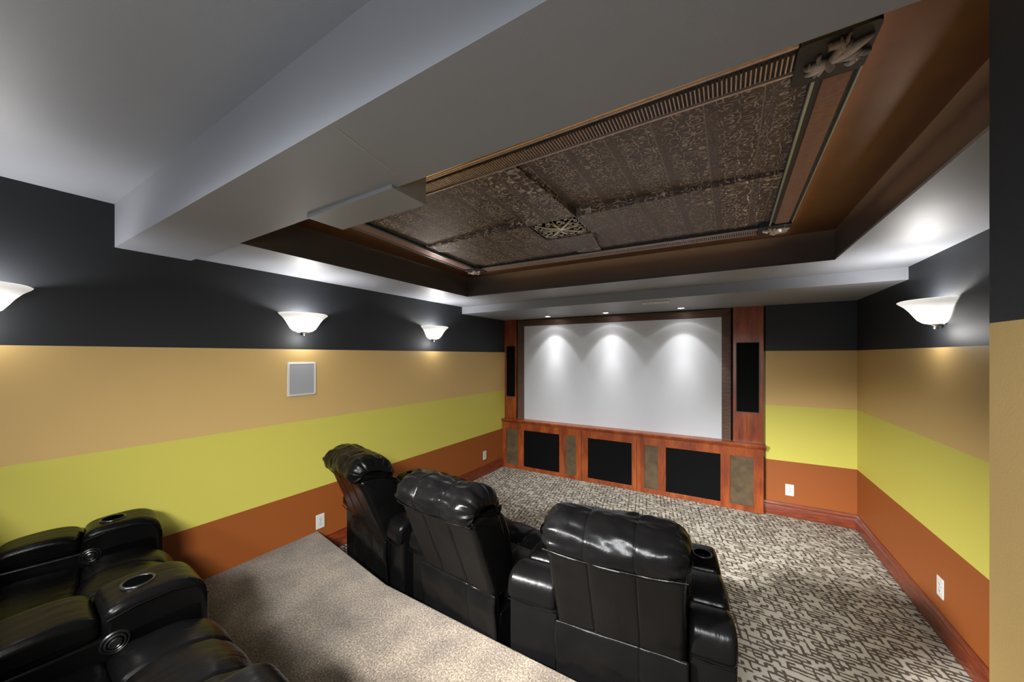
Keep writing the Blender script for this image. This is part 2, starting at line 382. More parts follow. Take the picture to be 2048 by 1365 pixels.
# ---------------------------------------------------------------- copper coffered ceiling panel
PNL = [(-2.040, 1.222), (.318, 1.192), (.328, 2.930), (-2.185, 2.835)]
PW, PD = 2.44, 1.69
POX, POY = -.90, 2.03
def warp(x, y, z):
    s, u = x/PW, y/PD
    X = (1-s)*(1-u)*PNL[0][0]+s*(1-u)*PNL[1][0]+s*u*PNL[2][0]+(1-s)*u*PNL[3][0]
    Y = (1-s)*(1-u)*PNL[0][1]+s*(1-u)*PNL[1][1]+s*u*PNL[2][1]+(1-s)*u*PNL[3][1]
    return (X-POX, Y-POY, z)
Z0 = 2.575
pan = thing('ceiling_panel', 'large embossed copper coffered panel hanging in the ceiling tray', 'ceiling panel', (POX, POY, 0))
def pp(name, mb, mat, parent=pan, **kw): return finish(name, mb, mat, parent, warp=warp, **kw)
pp('backing_board', MB().box(.01, PW-.01, .01, PD-.01, 2.607, 2.613), MBLK)
pp('hanger', MB().box(.5, PW-.5, .4, PD-.4, 2.6125, ZCOP), MBLK)
BW = .115; CB = .168; cx, cy = PW*.5-.02, PD*.5+.05
hw0, hw1 = .08, .158      # half-width of the cross arms at frame / at centre
zq, ze, zc = 2.601, 2.590, 2.556
# four coffer tiles (recessed)
for (x0, x1, y0, y1) in ((BW, cx-hw0, BW, cy-hw0), (cx+hw0, PW-BW, BW, cy-hw0), (BW, cx-hw0, cy+hw0, PD-BW), (cx+hw0, PW-BW, cy+hw0, PD-BW)):
    pp('coffer_tile', MB().box(x0-.01 if x0 > BW else x0, x1+.01 if x1 < PW-BW else x1, y0-.01 if y0 > BW else y0, y1+.01 if y1 < PD-BW else y1, zq, 2.608), MEMB)
# four tapering arms of the cross
def arm(p_out, p_in, ax):
    (xo, yo), (xi, yi) = p_out, p_in; v = []
    for (x, y, h, z) in ((xo, yo, hw0, ze), (xi, yi, hw1, zc)):
        if ax == 'y': v += [(x-h, y, z), (x+h, y, z), (x+h, y, 2.606), (x-h, y, 2.606)]
        else: v += [(x, y-h, z), (x, y+h, z), (x, y+h, 2.606), (x, y-h, 2.606)]
    pp('cross_arm', MB().add(v, [(0,1,2,3),(7,6,5,4),(0,4,5,1),(1,5,6,2),(2,6,7,3),(3,7,4,0)]), MEMB, bevel=.003)
arm((cx, BW), (cx, cy-hw1), 'y'); arm((cx, PD-BW), (cx, cy+hw1), 'y'); arm((BW, cy), (cx-hw1, cy), 'x'); arm((PW-BW, cy), (cx+hw1, cy), 'x')
cb = pp('centre_block', MB().box(cx-hw1, cx+hw1, cy-hw1, cy+hw1, 2.580, 2.606), MVOID)
# openwork medallion of scrolls
md = MB()
def spiral(x0, y0, r0, a0, turns, sgn, r1=.15, n=18):
    pts = []
    for i in range(n):
        u = i/(n-1); a = a0+sgn*turns*2*pi*u; r = r0*(1-u*(1-r1)); pts.append((x0+r*cos(a), y0+r*sin(a), 2.568-.004*sin(pi*u)))
    return pts
for q in range(4):
    th = q*pi/2
    def R_(pts): return [(cx+(p[0])*cos(th)-(p[1])*sin(th), cy+(p[0])*sin(th)+(p[1])*cos(th), p[2]) for p in pts]
    md.tube(R_([(0, 0, 2.562), (.03, .004, 2.558), (.07, .0, 2.560), (.11, -.004, 2.564), (.146, 0, 2.568)]), [.010, .008, .006, .005, .002], 6)
    md.tube(R_([(.01, .01, 2.562), (.05, .05, 2.558), (.085, .085, 2.560), (.12, .12, 2.566), (.142, .142, 2.570)]), [.009, .008, .006, .005, .002], 6)
    for sg in (1, -1):
        md.tube(R_([(x, sg*y, z) for x, y, z in spiral(.088, .042, .033, -2.2, 1.15, 1)]), .0038, 6)
        md.tube(R_([(x, sg*y, z) for x, y, z in spiral(.122, .085, .024, 2.6, 1.0, -1)]), .0036, 6)
        md.tube(R_([(x, sg*y, z) for x, y, z in spiral(.052, .020, .020, 1.2, .9, -1)]), .0034, 6)
        md.tube(R_([(x, sg*y, z) for x, y, z in spiral(.128, .032, .018, .5, .9, 1)]), .0034, 6)
        for (bx_, by_) in ((.088, .042), (.122, .085), (.147, .05), (.065, .065), (.128, .03)):
            c_ = R_([(bx_, sg*by_, 2.568)])[0]
            md.lathe([(.0001, 2.561), (.005, 2.563), (.007, 2.568), (.0065, 2.576)], 6, (c_[0], c_[1]))
        md.tube(R_([(.146, sg*.0, 2.568), (.150, sg*.03, 2.566), (.142, sg*.06, 2.568), (.150, sg*.09, 2.568), (.146, sg*.12, 2.568), (.142, sg*.142, 2.570)]), .0040, 6)
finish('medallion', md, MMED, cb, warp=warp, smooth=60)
# border rails: black base, bead edges, ribs
def rail(x0, x1, y0, y1, horiz, ribmat, pitch, h):
    o = pp('border_rail', MB().box(x0, x1, y0, y1, Z0+.008, 2.609), MBLK)
    bd = MB()
    if horiz:
        inner = y1 if y0 < PD/2 else y0; outer = y0 if y0 < PD/2 else y1; s = 1 if y0 < PD/2 else -1
        bd.box(x0, x1, min(inner-s*.008, inner), max(inner-s*.008, inner), Z0-.002, Z0+.01)
        bd.box(x0, x1, min(outer, outer+s*.010), max(outer, outer+s*.010), Z0, Z0+.01)
        a, b = (outer+s*(.034 if s > 0 else .020), inner-s*.013); a, b = min(a, b), max(a, b)
        n = int((x1-x0)/pitch); rb = MB()
        for i in range(n):
            x = x0+(i+.5)*(x1-x0)/n; w = (x1-x0)/n*.30
            rb.add([(x-w, a, Z0+.009), (x-w*.5, a, Z0+.002), (x+w*.5, a, Z0+.002), (x+w, a, Z0+.009), (x-w, b, Z0+.009), (x-w*.5, b, Z0+.002), (x+w*.5, b, Z0+.002), (x+w, b, Z0+.009)],
                   [(0,1,2,3), (7,6,5,4), (0,4,5,1), (1,5,6,2), (2,6,7,3)])
    else:
        inner = x0 if x0 > PW/2 else x1; outer = x1 if x0 > PW/2 else x0; s = -1 if x0 > PW/2 else 1
        bd.box(min(inner-s*.008, inner), max(inner-s*.008, inner), y0, y1, Z0-.004, Z0+.01)
        bd.box(min(outer, outer+s*.004), max(outer, outer+s*.004), y0, y1, Z0-.001, Z0+.01)
        a, b = (outer+s*.018, inner-s*.030); a, b = min(a, b), max(a, b)
        n = int((y1-y0)/pitch); rb = MB()
        for i in range(n):
            y = y0+(i+.5)*(y1-y0)/n; w = (y1-y0)/n*.36
            rb.add([(a, y-w, Z0+.009), (a, y-w*.5, Z0+.003), (a, y+w*.5, Z0+.003), (a, y+w, Z0+.009), (b, y-w, Z0+.009), (b, y-w*.5, Z0+.003), (b, y+w*.5, Z0+.003), (b, y+w, Z0+.009)],
                   [(0,1,2,3), (7,6,5,4), (0,4,5,1), (1,5,6,2), (2,6,7,3)])
    finish('bead', bd, MEDGE if not horiz else MRIB, o, warp=warp)
    r = finish('rib', rb, ribmat, o, warp=warp, smooth=20); r['kind'] = 'stuff'
rail(CB, PW-CB, 0, BW, True, MRIB, .0125, .07); rail(CB, PW-CB, PD-BW, PD, True, MRIB, .0125, .07)
rail(0, BW, CB, PD-CB, False, MRIBR, .008, .07); rail(PW-BW, PW, CB, PD-CB, False, MRIBR, .008, .07)
# carved fleur-de-lis on rounded corner blocks
def leaf(mb, pts, w, h, z=0, n=10, droop=0):
    """domed tapering leaf along a 2-D path"""
    P = [Vector((p[0], p[1], 0)) for p in pts]; m = len(P)
    def at(u):
        k = u*(m-1); i = min(int(k), m-2); f = k-i
        p0, p1, p2, p3 = P[max(i-1, 0)], P[i], P[i+1], P[min(i+2, m-1)]
        return .5*((2*p1)+(-p0+p2)*f+(2*p0-5*p1+4*p2-p3)*f*f+(-p0+3*p1-3*p2+p3)*f**3)
    rows = []
    for i in range(n+1):
        u = i/n; p = at(u); d = (at(min(u+.02, 1))-at(max(u-.02, 0))).normalized(); a = Vector((-d.y, d.x, 0))
        ww = w*(sin(pi*(.06+.92*u)**.75))*.5+.0006; hh = 1.25*h*(.35+.65*sin(pi*min(1, .12+.86*u)))
        rows.append([(p.x+a.x*ww*q, p.y+a.y*ww*q, z-hh*e) for q, e in ((-1, 0), (-.62, .80), (-.22, .62), (0, 1.08), (.22, .62), (.62, .80), (1, 0))])
    mb.rings(rows, False, False)
def fleur():
    mb = MB()   # axis +y, tip at +.078
    leaf(mb, [(0, -.012), (0, .02), (0, .05), (0, .084)], .030, .018)
    for s in (1, -1):
        leaf(mb, [(s*.004, -.010), (s*.014, .012), (s*.030, .030), (s*.046, .028), (s*.052, .012), (s*.043, .004)], .020, .016, n=16)
        leaf(mb, [(s*.030, .026), (s*.038, .042), (s*.050, .050), (s*.056, .060)], .012, .012)
        leaf(mb, [(s*.034, .024), (s*.050, .036), (s*.062, .040)], .010, .011)
        leaf(mb, [(s*.044, .016), (s*.058, .018), (s*.064, .010)], .010, .010)
        leaf(mb, [(s*.014, .016), (s*.020, .036), (s*.026, .050)], .006, .014)
        leaf(mb, [(s*.003, -.016), (s*.010, -.034), (s*.024, -.046), (s*.034, -.040)], .018, .014)
        leaf(mb, [(s*.003, -.018), (s*.006, -.040), (s*.014, -.058)], .013, .012)
        leaf(mb, [(s*.010, -.018), (s*.026, -.024), (s*.036, -.020), (s*.038, -.012)], .012, .012)
        leaf(mb, [(s*.012, -.040), (s*.024, -.056), (s*.034, -.054)], .010, .010)
    leaf(mb, [(0, -.018), (0, -.042), (0, -.070)], .016, .015)
    leaf(mb, [(-.020, -.012), (-.010, -.015), (0, -.0155), (.010, -.015), (.020, -.012)], .012, .024)
    leaf(mb, [(-.017, -.004), (0, -.007), (.017, -.004)], .008, .023)
    return mb
def rrect(x0, x1, y0, y1, r, n=4):
    p = []
    for (cx_, cy_, a) in ((x1-r, y1-r, 0), (x0+r, y1-r, pi/2), (x0+r, y0+r, pi), (x1-r, y0+r, 3*pi/2)):
        p += [(cx_+r*cos(a+pi/2*i/n), cy_+r*sin(a+pi/2*i/n)) for i in range(n+1)]
    return p
for (x0, y0, ang) in ((PW-CB, 0, radians(-122)), (PW-CB, PD-CB, radians(-58)), (0, PD-CB, radians(55)), (0, 0, radians(125))):
    bl = pp('corner_block', MB().prism(rrect(x0, x0+CB, y0, y0+CB, .014), Z0-.006, 2.609), MBLK)
    f = fleur(); ca, sa = cos(ang), sin(ang); mx, my = x0+CB/2+.004*(1 if x0 > 1 else -1), y0+CB/2
    sgx = 1
    f.v = [(mx+ca*v[0]-sa*v[1], my+sa*v[0]+ca*v[1], Z0-.0055+v[2]) for v in f.v]
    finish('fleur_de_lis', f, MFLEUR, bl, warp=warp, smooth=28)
# LED rope lights resting on the back of the panel
lp = thing('light_rope', 'warm white light rope hidden around the rim behind the copper ceiling panel', 'rope light', (POX, POY, 0))
finish('led_run', MB().box(.02, PW-.02, -.011, -.001, 2.588, 2.598), MROPE, lp, warp=warp)
for (x0, x1, y0, y1) in ((.04, PW-.04, .028, .040), (.04, PW-.04, PD-.040, PD-.028), (PW-.040, PW-.028, .05, PD-.05)):
    finish('led_run', MB().box(x0, x1, y0, y1, 2.6135, 2.617), MLED, lp, warp=warp)

# ---------------------------------------------------------------- screen wall joinery  (local x from -3.1, y = distance behind cabinet face)
FR = atan(.0175); FO = (-3.1, 4.765, 0)
def L(x): return x+3.1
def cabinet(x0, x1, cells, label, rights):
    t = thing('media_cabinet', label, 'cabinet', FO, FR, 'base cabinets under the screen')
    x0, x1 = L(x0), L(x1); xc = (x0+x1)/2
    car = MB(); car.box(x0+.001, x1-.001, .022, .10, .002, .700); finish('carcass', car, MBLK, t)
    zs = (.055, .617); fr = MB(); e = .0012
    fr.box(x0+e, x1-e, 0, .022, .002, zs[0]); 
    finish('bottom_rail', fr, MWOOD, t, bevel=.0015)
    finish('top_rail', MB().box(x0+e, x1-e, 0, .022, zs[1], .709), MWOOD, t, bevel=.0015)
    edges = [x0+e]
    for a, b, k in cells: edges += [L(a), L(b)]
    edges.append(x1-e)
    for i in range(0, len(edges), 2):
        finish('stile', MB().box(edges[i], edges[i+1], 0, .022, zs[0], zs[1]), MWOOD, t, bevel=.0015)
    for a, b, k in cells:
        a, b = L(a), L(b)
        if k == 'b': p = finish('speaker_cloth', MB().box(a, b, .014, .0215, zs[0], zs[1]), MBLKM, t)
        else: p = finish('cloth_panel', MB().box(a, b, .010, .0215, zs[0], zs[1]), MCLOTH, t)
        p['label'] = 'black cloth opening' if k == 'b' else 'mottled brown cloth panel'
        g = .004; bd = MB()
        for (u0, u1, w0, w1) in ((a, b, zs[0], zs[0]+g), (a, b, zs[1]-g, zs[1]), (a, a+g, zs[0]+g, zs[1]-g), (b-g, b, zs[0]+g, zs[1]-g)):
            bd.box(u0, u1, .002, .012, w0, w1)
        finish('bead_moulding', bd, MWOOD, p)
    return t
cabinet(-3.082, -1.779, [(-3.018, -2.80, 'c'), (-2.702, -2.108, 'b'), (-2.020, -1.857, 'c')], 'cherry base cabinet at the left wall with one black opening between two brown cloth panels', 0)
cabinet(-1.777, -1.031, [(-1.689, -1.090, 'b')], 'middle cherry base cabinet with a single black cloth opening', 0)
cabinet(-1.029, .322, [(-.940, -.768, 'c'), (-.685, -.088, 'b'), (0.0, .233, 'c')], 'cherry base cabinet at right end, widest brown cloth panel beside black opening', 0)
lg = thing('ledge', 'long cherry ledge with moulded edge on top of the cabinets', 'ledge', FO, FR)
lx0, lx1 = L(-3.082), L(.338)
prof = [(.068, .7095), (-.004, .7095), (-.006, .716), (-.014, .724), (-.022, .730), (-.024, .738), (-.030, .742), (-.036, .749), (-.036, .758), (-.031, .765), (.140, .765), (.140, .742), (.068, .742)]
finish('ledge_board', MB().rings([[(lx0, y, z) for y, z in prof], [(lx1, y, z) for y, z in prof]]), MWOOD, lg, smooth=25)
def column(x0, x1, o0, o1, label):
    t = thing('speaker_column', label, 'speaker column', FO, FR, 'cherry columns beside the screen')
    x0, x1, o0, o1 = L(x0), L(x1), L(o0), L(o1); b = MB(); y0, y1 = .070, .138; z0, z1 = .766, ZSOF-.001; q0, q1 = 1.108, 1.912
    b.box(x0, x1, y0, y1, z0, q0); b.box(x0, x1, y0, y1, q1, z1); b.box(x0, o0, y0, y1, q0, q1); b.box(o1, x1, y0, y1, q0, q1)
    finish('column_body', b, MWOOD, t)
    finish('speaker_grille', MB().box(o0, o1, y0+.016, y0+.03, q0, q1), MBLKM, t)
    f = MB(); g = .006
    for u in ((o0, o1, q0, q0+g), (o0, o1, q1-g, q1), (o0, o0+g, q0+g, q1-g), (o1-g, o1, q0+g, q1-g)): f.box(u[0], u[1], y0+.004, y0+.017, u[2], u[3])
    finish('grille_frame', f, MBLK, t)
column(-3.082, -2.872, -3.052, -2.888, 'tall cherry column with black speaker grille at the left wall')
column(.034, .326, .064, .288, 'tall cherry column with black speaker grille right of the screen')
st = thing('projection_screen', 'wide pale grey projection screen with ribbed bronze frame lit by three downlights', 'screen', FO, FR)
finish('screen_surface', MB().box(L(-2.79), L(-.045), .118, .124, .766, 2.245), MSCR, st)
# frame pieces with mitred ends, sloping inwards
def fpiece(vs): finish('frame_rail', MB().add(vs, [(0,1,2,3),(7,6,5,4),(0,4,5,1),(1,5,6,2),(2,6,7,3),(3,7,4,0)]), MFRAME, st, bevel=.002)
xi0, xi1, xo0, xo1, zi, zo = L(-2.752), L(-.080), L(-2.852), L(.014), 2.219, 2.312; yi, yo, yb = .112, .086, .132
fpiece([(xi0, yi, .766), (xo0, yo, .766), (xo0, yb, .766), (xi0, yb, .766), (xi0, yi, zi), (xo0, yo, zo), (xo0, yb, zo), (xi0, yb, zi)])
fpiece([(xo1, yo, .766), (xi1, yi, .766), (xi1, yb, .766), (xo1, yb, .766), (xo1, yo, zo), (xi1, yi, zi), (xi1, yb, zi), (xo1, yb, zo)])
fpiece([(xi0, yi, zi), (xo0, yo, zo), (xo0, yb, zo), (xi0, yb, zi), (xi1, yi, zi), (xo1, yo, zo), (xo1, yb, zo), (xi1, yb, zi)])
gp = MB(); gp.box(L(-2.871), xo0-.001, .110, .137, .766, 2.319); gp.box(xo1+.001, L(.033), .110, .137, .766, 2.319); gp.box(xi0, xi1, .090, .137, zo+.001, 2.319)
finish('black_filler', gp, MBLKM, st)

# ---------------------------------------------------------------- soffit: vent and downlights
v = thing('air_vent', 'white slotted air vent in the soffit above the screen', 'vent', (-.667, 4.0, ZSOF))
vf = MB(); w, d = .135, .075
for b in ((-w, w, -d, -d+.018), (-w, w, d-.018, d), (-w, -w+.018, -d+.018, d-.018), (w-.018, w, -d+.018, d-.018), (-.012, .012, -d+.018, d-.018)): vf.box(b[0], b[1], b[2], b[3], -.008, -.0005)
finish('vent_frame', vf, MWHITE, v, bevel=.001)
finish('vent_backing', MB().box(-w+.01, w-.01, -d+.01, d-.01, -.003, -.001), MSLOT, v)
for sx in (-1, 1):
    for k in range(4):
        y = -d+.028+k*.0275
        s0, s1 = (-w+.02, -.014) if sx < 0 else (.014, w-.02)
        finish('slat', MB().add([(s0, y, -.003), (s1, y, -.003), (s1, y+.012, -.010), (s0, y+.012, -.010), (s0, y+.0015, -.002), (s1, y+.0015, -.002), (s1, y+.0135, -.009), (s0, y+.0135, -.009)], [(0,3,2,1),(4,5,6,7),(0,1,5,4),(1,2,6,5),(2,3,7,6),(3,0,4,7)]), MWHITE, v)
def ies(l):
    # photometric profile of a reflector lamp: strong core, sharp beam edge, faint outer ring
    l.use_nodes = True; t = l.node_tree; em = t.nodes['Emission']
    tc = t.nodes.new('ShaderNodeTexCoord'); sx = t.nodes.new('ShaderNodeSeparateXYZ'); t.links.new(tc.outputs['Normal'], sx.inputs[0])
    a = math_(t, 'ARCCOSINE', math_(t, 'ABSOLUTE', sx.outputs[2])); f = math_(t, 'MULTIPLY', a, 1/radians(80))
    k = lambda d, v: (d/80, (v, v, v))
    rr = ramp(t, f, [k(0, 1), k(8, .80), k(16, .42), k(24, .26), k(30, .19), k(33.5, .06), k(38, .042), k(46, .034), k(50, .046), k(53, .018), k(60, .010)])
    t.links.new(rr, em.inputs['Strength'])
first = None
for i, (x, wh) in enumerate(((-2.225, 'nearest the left wall'), (-1.385, 'in the middle of the three'), (-.490, 'nearest the right speaker column'))):
    y = 4.63
    if first is None:
        t = thing('downlight', '', 'downlight', (x, y, ZSOF), 0, 'downlights above the screen'); first = t
        finish('trim_ring', MB().lathe([(.038, -.0005), (.052, -.0005), (.052, -.004), (.046, -.007), (.036, -.005), (.034, -.001)], 28), MWHITE, t, smooth=50)
        finish('lamp_lens', MB().lathe([(.0001, -.0035), (.020, -.0035), (.034, -.001)], 24), plain('downlight_lens', (1, 1, 1), .4, 0, 0, (1, .96, .9), 30), t, smooth=60)
    else:
        t = copy_tree(first); t.location = (x, y, ZSOF)
    t['label'] = 'recessed round downlight in the soffit, ' + wh
    dl_ = lamp('downlight_beam', 'SPOT', (x, y, ZSOF-.014), 78, (1, .99, .97), (radians(15), 0, 0), spot_size=radians(150), spot_blend=.1, shadow_soft_size=.012)
    ies(dl_.data)

# ---------------------------------------------------------------- wall sconces
def make_sconce():
    t = thing('wall_sconce', '', 'sconce', (0, 0, 0), 0, 'frosted glass half-bowl wall sconces')
    # local: +x away from wall; bowl axis at the wall, z=0 at bowl bottom
    pr = [(.045, .002), (.075, .010), (.100, .030), (.118, .058), (.136, .088), (.160, .118), (.186, .140), (.192, .148), (.187, .150)]
    inn = [(r-.006, z+.004) for r, z in pr[::-1]]
    finish('glass_shade', MB().lathe(pr+inn, 36, (0.004, 0), -pi/2, pi/2), MSHADE, t, smooth=60)
    finish('shade_cap', MB().lathe([(.0001, -.002), (.030, -.002), (.047, .004), (.046, .010), (.0001, .010)], 20, (.004, 0), -pi/2, pi/2), MNICK, t, smooth=50)
    finish('finial', MB().lathe([(.0001, -.030), (.010, -.028), (.013, -.021), (.008, -.015), (.015, -.008), (.022, -.002)], 14, (.026, 0)), MNICK, t, smooth=50)
    br = MB(); br.box(.0005, .008, -.05, .05, -.004, .10); finish('back_plate', br, MNICK, t, bevel=.002)
    finish('bulb', MB().lathe([(.0001, .102), (.016, .098), (.024, .082), (.022, .062), (.012, .040), (.012, .012)], 14, (.06, 0)), MBULB, t, smooth=60)
    return t
sc0 = make_sconce()
SCL = [((XL, .100, 1.955), 0, 'lit white glass half-bowl sconce at the left edge of the photo, above the back-row recliners'),
       ((XL, 1.655, 1.955), 0, 'lit white glass half-bowl sconce above the square in-wall speaker'),
       ((XL, 3.200, 1.955), 0, 'lit white glass half-bowl sconce on the left wall nearest the screen'),
       ((xr(3.30)-.001, 3.300, 1.955), pi+.0184, 'lit white glass half-bowl sconce on the right wall')]
for i, (loc, rzz, lab) in enumerate(SCL):
    s = sc0 if i == 0 else copy_tree(sc0)
    s.location = loc; s.rotation_euler = (0, 0, rzz); s['label'] = lab
    dx = .075*(1 if loc[0] < 0 else -1)
    P = 14 if i != 3 else 14
    up = lamp('sconce_uplight', 'SPOT', (loc[0]+dx, loc[1], loc[2]+.095), P*1.4, (1, .975, .95), (radians(180), 0, 0), spot_size=radians(170), spot_blend=.3, shadow_soft_size=.04)
    # light passing down through the frosted glass
    dn = lamp('sconce_glow', 'POINT', (loc[0]+dx*1.6, loc[1], loc[2]-.055), 2.1, (1, .98, .96), shadow_soft_size=.045)

# ---------------------------------------------------------------- in-wall speaker, outlets
sp = thing('wall_speaker', 'square white-framed in-wall speaker with grey grille on left wall', 'speaker', (XL, 1.652, 1.563), 0)
fo = MB()
def ring_plate(mb, w, h, t_, x0, x1):
    for (a, b, c_, d_) in ((-w, w, h-t_, h), (-w, w, -h, -h+t_), (-w, -w+t_, -h+t_, h-t_), (w-t_, w, -h+t_, h-t_)): mb.box(x0, x1, a, b, c_, d_)
po = rrect(-.117, .117, -.141, .141, .010); pi_ = rrect(-.101, .101, -.125, .125, .006); n = len(po)
fo.add([(.0005, y, z) for y, z in po]+[(.007, y, z) for y, z in po]+[(.009, y*.985, z*.985) for y, z in po]+[(.009, y, z) for y, z in pi_]+[(.004, y, z) for y, z in pi_],
       [(r*n+i, r*n+(i+1) % n, (r+1)*n+(i+1) % n, (r+1)*n+i) for r in range(4) for i in range(n)])
finish('frame', fo, MWHITE, sp, smooth=40)
gr = MB().prism([(y, z) for y, z in pi_], 0, .0065); gr.v = [(v[2], v[0], v[1]) for v in gr.v]
finish('grille', gr, MGRILLE, sp)
def make_outlet():
    t = thing('power_outlet', '', 'outlet', (0, 0, 0), 0, 'white duplex power outlets')
    pl = MB().prism(rrect(-.038, .038, -.062, .062, .004), 0, .005); pl.v = [(v[2], v[0], v[1]) for v in pl.v]
    finish('cover_plate', pl, MWHITE, t, bevel=.0015)
    for s in (1, -1):
        rc = MB().prism(rrect(-.016, .016, s*.020-.0145, s*.020+.0145, .008), .0048, .0065); rc.v = [(v[2], v[0], v[1]) for v in rc.v]
        r = finish('receptacle', rc, MWHITE, t)
        sl = MB(); sl.box(.0066, .0072, -.0085, -.006, s*.020-.002, s*.020+.007); sl.box(.0066, .0072, .006, .0085, s*.020-.002, s*.020+.007); sl.box(.0066, .0072, -.0025, .0025, s*.020-.010, s*.020-.006)
        finish('slot', sl, MSLOT, r)
    scw = MB().lathe([(.0001, .0002), (.003, 0)], 8); scw.v = [(.0062+v[2], v[0], v[1]) for v in scw.v]; finish('screw', scw, MNICK, t)
    return t
o0 = make_outlet()
OUT = [((XL, 1.810, .300), 0, 'white power outlet on left wall behind the leftmost front recliner'),
       ((XL, 4.283, .292), 0, 'white power outlet low on left wall near the cabinets'),
       ((.557, YC(.3)+.0795, .293), -pi/2+.016, 'white power outlet right of the cabinets on the front wall'),
       ((xr(3.318), 3.318, .303), pi+.0184, 'white power outlet low on the right wall')]
for i, (loc, rzz, lab) in enumerate(OUT):
    s = o0 if i == 0 else copy_tree(o0)
    s.location = loc; s.rotation_euler = (0, 0, rzz); s['label'] = lab

# ---------------------------------------------------------------- recliners
def closed_spline(P, n):
    m = len(P); out = []
    for i in range(n):
        k = i/n*m; j = int(k); f = k-j
        p0, p1, p2, p3 = [Vector((*P[(j+q) % m], 0)) for q in (-1, 0, 1, 2)]
        p = .5*((2*p1)+(-p0+p2)*f+(2*p0-5*p1+4*p2-p3)*f*f+(-p0+3*p1-3*p2+p3)*f**3)
        out.append((p.x, p.y))
    return out
def sweep(prof, x0, x1, edge=.03, n=36, seams=(), sd=.006, sw=.010, puff=0, wr=0, x0b=None, x1b=None, ylim=None, pleat=0, sharp=False, seed=0):
    """cushion: profile in (y,z) swept over x, edges rounded, optional stitched seams / wrinkles / gathered pleats.
    x0b,x1b: x limits at the far end (ylim[1]) for wedge shapes"""
    P = prof if sharp else closed_spline(prof, n)
    n = len(P); A = sum(P[i][0]*P[(i+1) % n][1]-P[(i+1) % n][0]*P[i][1] for i in range(n))
    if A < 0: P = P[::-1]
    nrm = []
    for i in range(n):
        a, b = P[i-1], P[(i+1) % n]; d = Vector((b[0]-a[0], b[1]-a[1])); d.normalize(); nrm.append((d.y, -d.x))
    us = []
    for k in range(7): us.append(edge*(1-cos(pi/2*k/6)))
    w = x1-x0; m = max(8, int(w/.02))
    mid = [edge+(w-2*edge)*k/m for k in range(1, m)]
    for s in seams:
        c = s-x0
        mid = [q for q in mid if abs(q-c) > sw*1.1]+[c-sw, c-sw*.45, c, c+sw*.45, c+sw]
    us = us+sorted(mid)+[w-q for q in us[::-1]]
    rings = []
    for u in us:
        e = min(u, w-u); ins = 0 if e >= edge else edge-sqrt(max(0, edge**2-(edge-e)**2))
        dis = 0
        for s in seams: dis -= sd*exp(-((u+x0-s)/(sw*.5))**2)
        if puff and seams:
            bb = [x0]+list(seams)+[x1]; 
            for a, b in zip(bb, bb[1:]):
                if a <= u+x0 <= b: dis += puff*sin(pi*(u+x0-a)/(b-a))**.6 if 0 < (u+x0-a)/(b-a) < 1 else 0
        ring = []
        for i, (y, z) in enumerate(P):
            dd = dis-ins
            if pleat:
                env = exp(-(e/.060)**2)
                dd += pleat*env*sin(i/n*2*pi*9+seed)*(.5+.5*sin(i*.7+seed))
            x = x0+u
            if x0b is not None:
                f = min(1, max(0, (y-ylim[0])/(ylim[1]-ylim[0]))); a = x0+(x0b-x0)*f; b = x1+(x1b-x1)*f; x = a+(b-a)*(u/w)
            if wr: dd += wr*(noise.noise(Vector((x*7+seed, y*16, z*16)))+.5*noise.noise(Vector((x*22+seed, y*30, z*30))))
            ring.append((x, y+nrm[i][0]*dd, z+nrm[i][1]*dd))
        rings.append(ring)
    return MB().rings(rings)
def rect_prof(y0, y1, z0, z1, r=.03, n=4): return rrect(y0, y1, z0, z1, r, n)

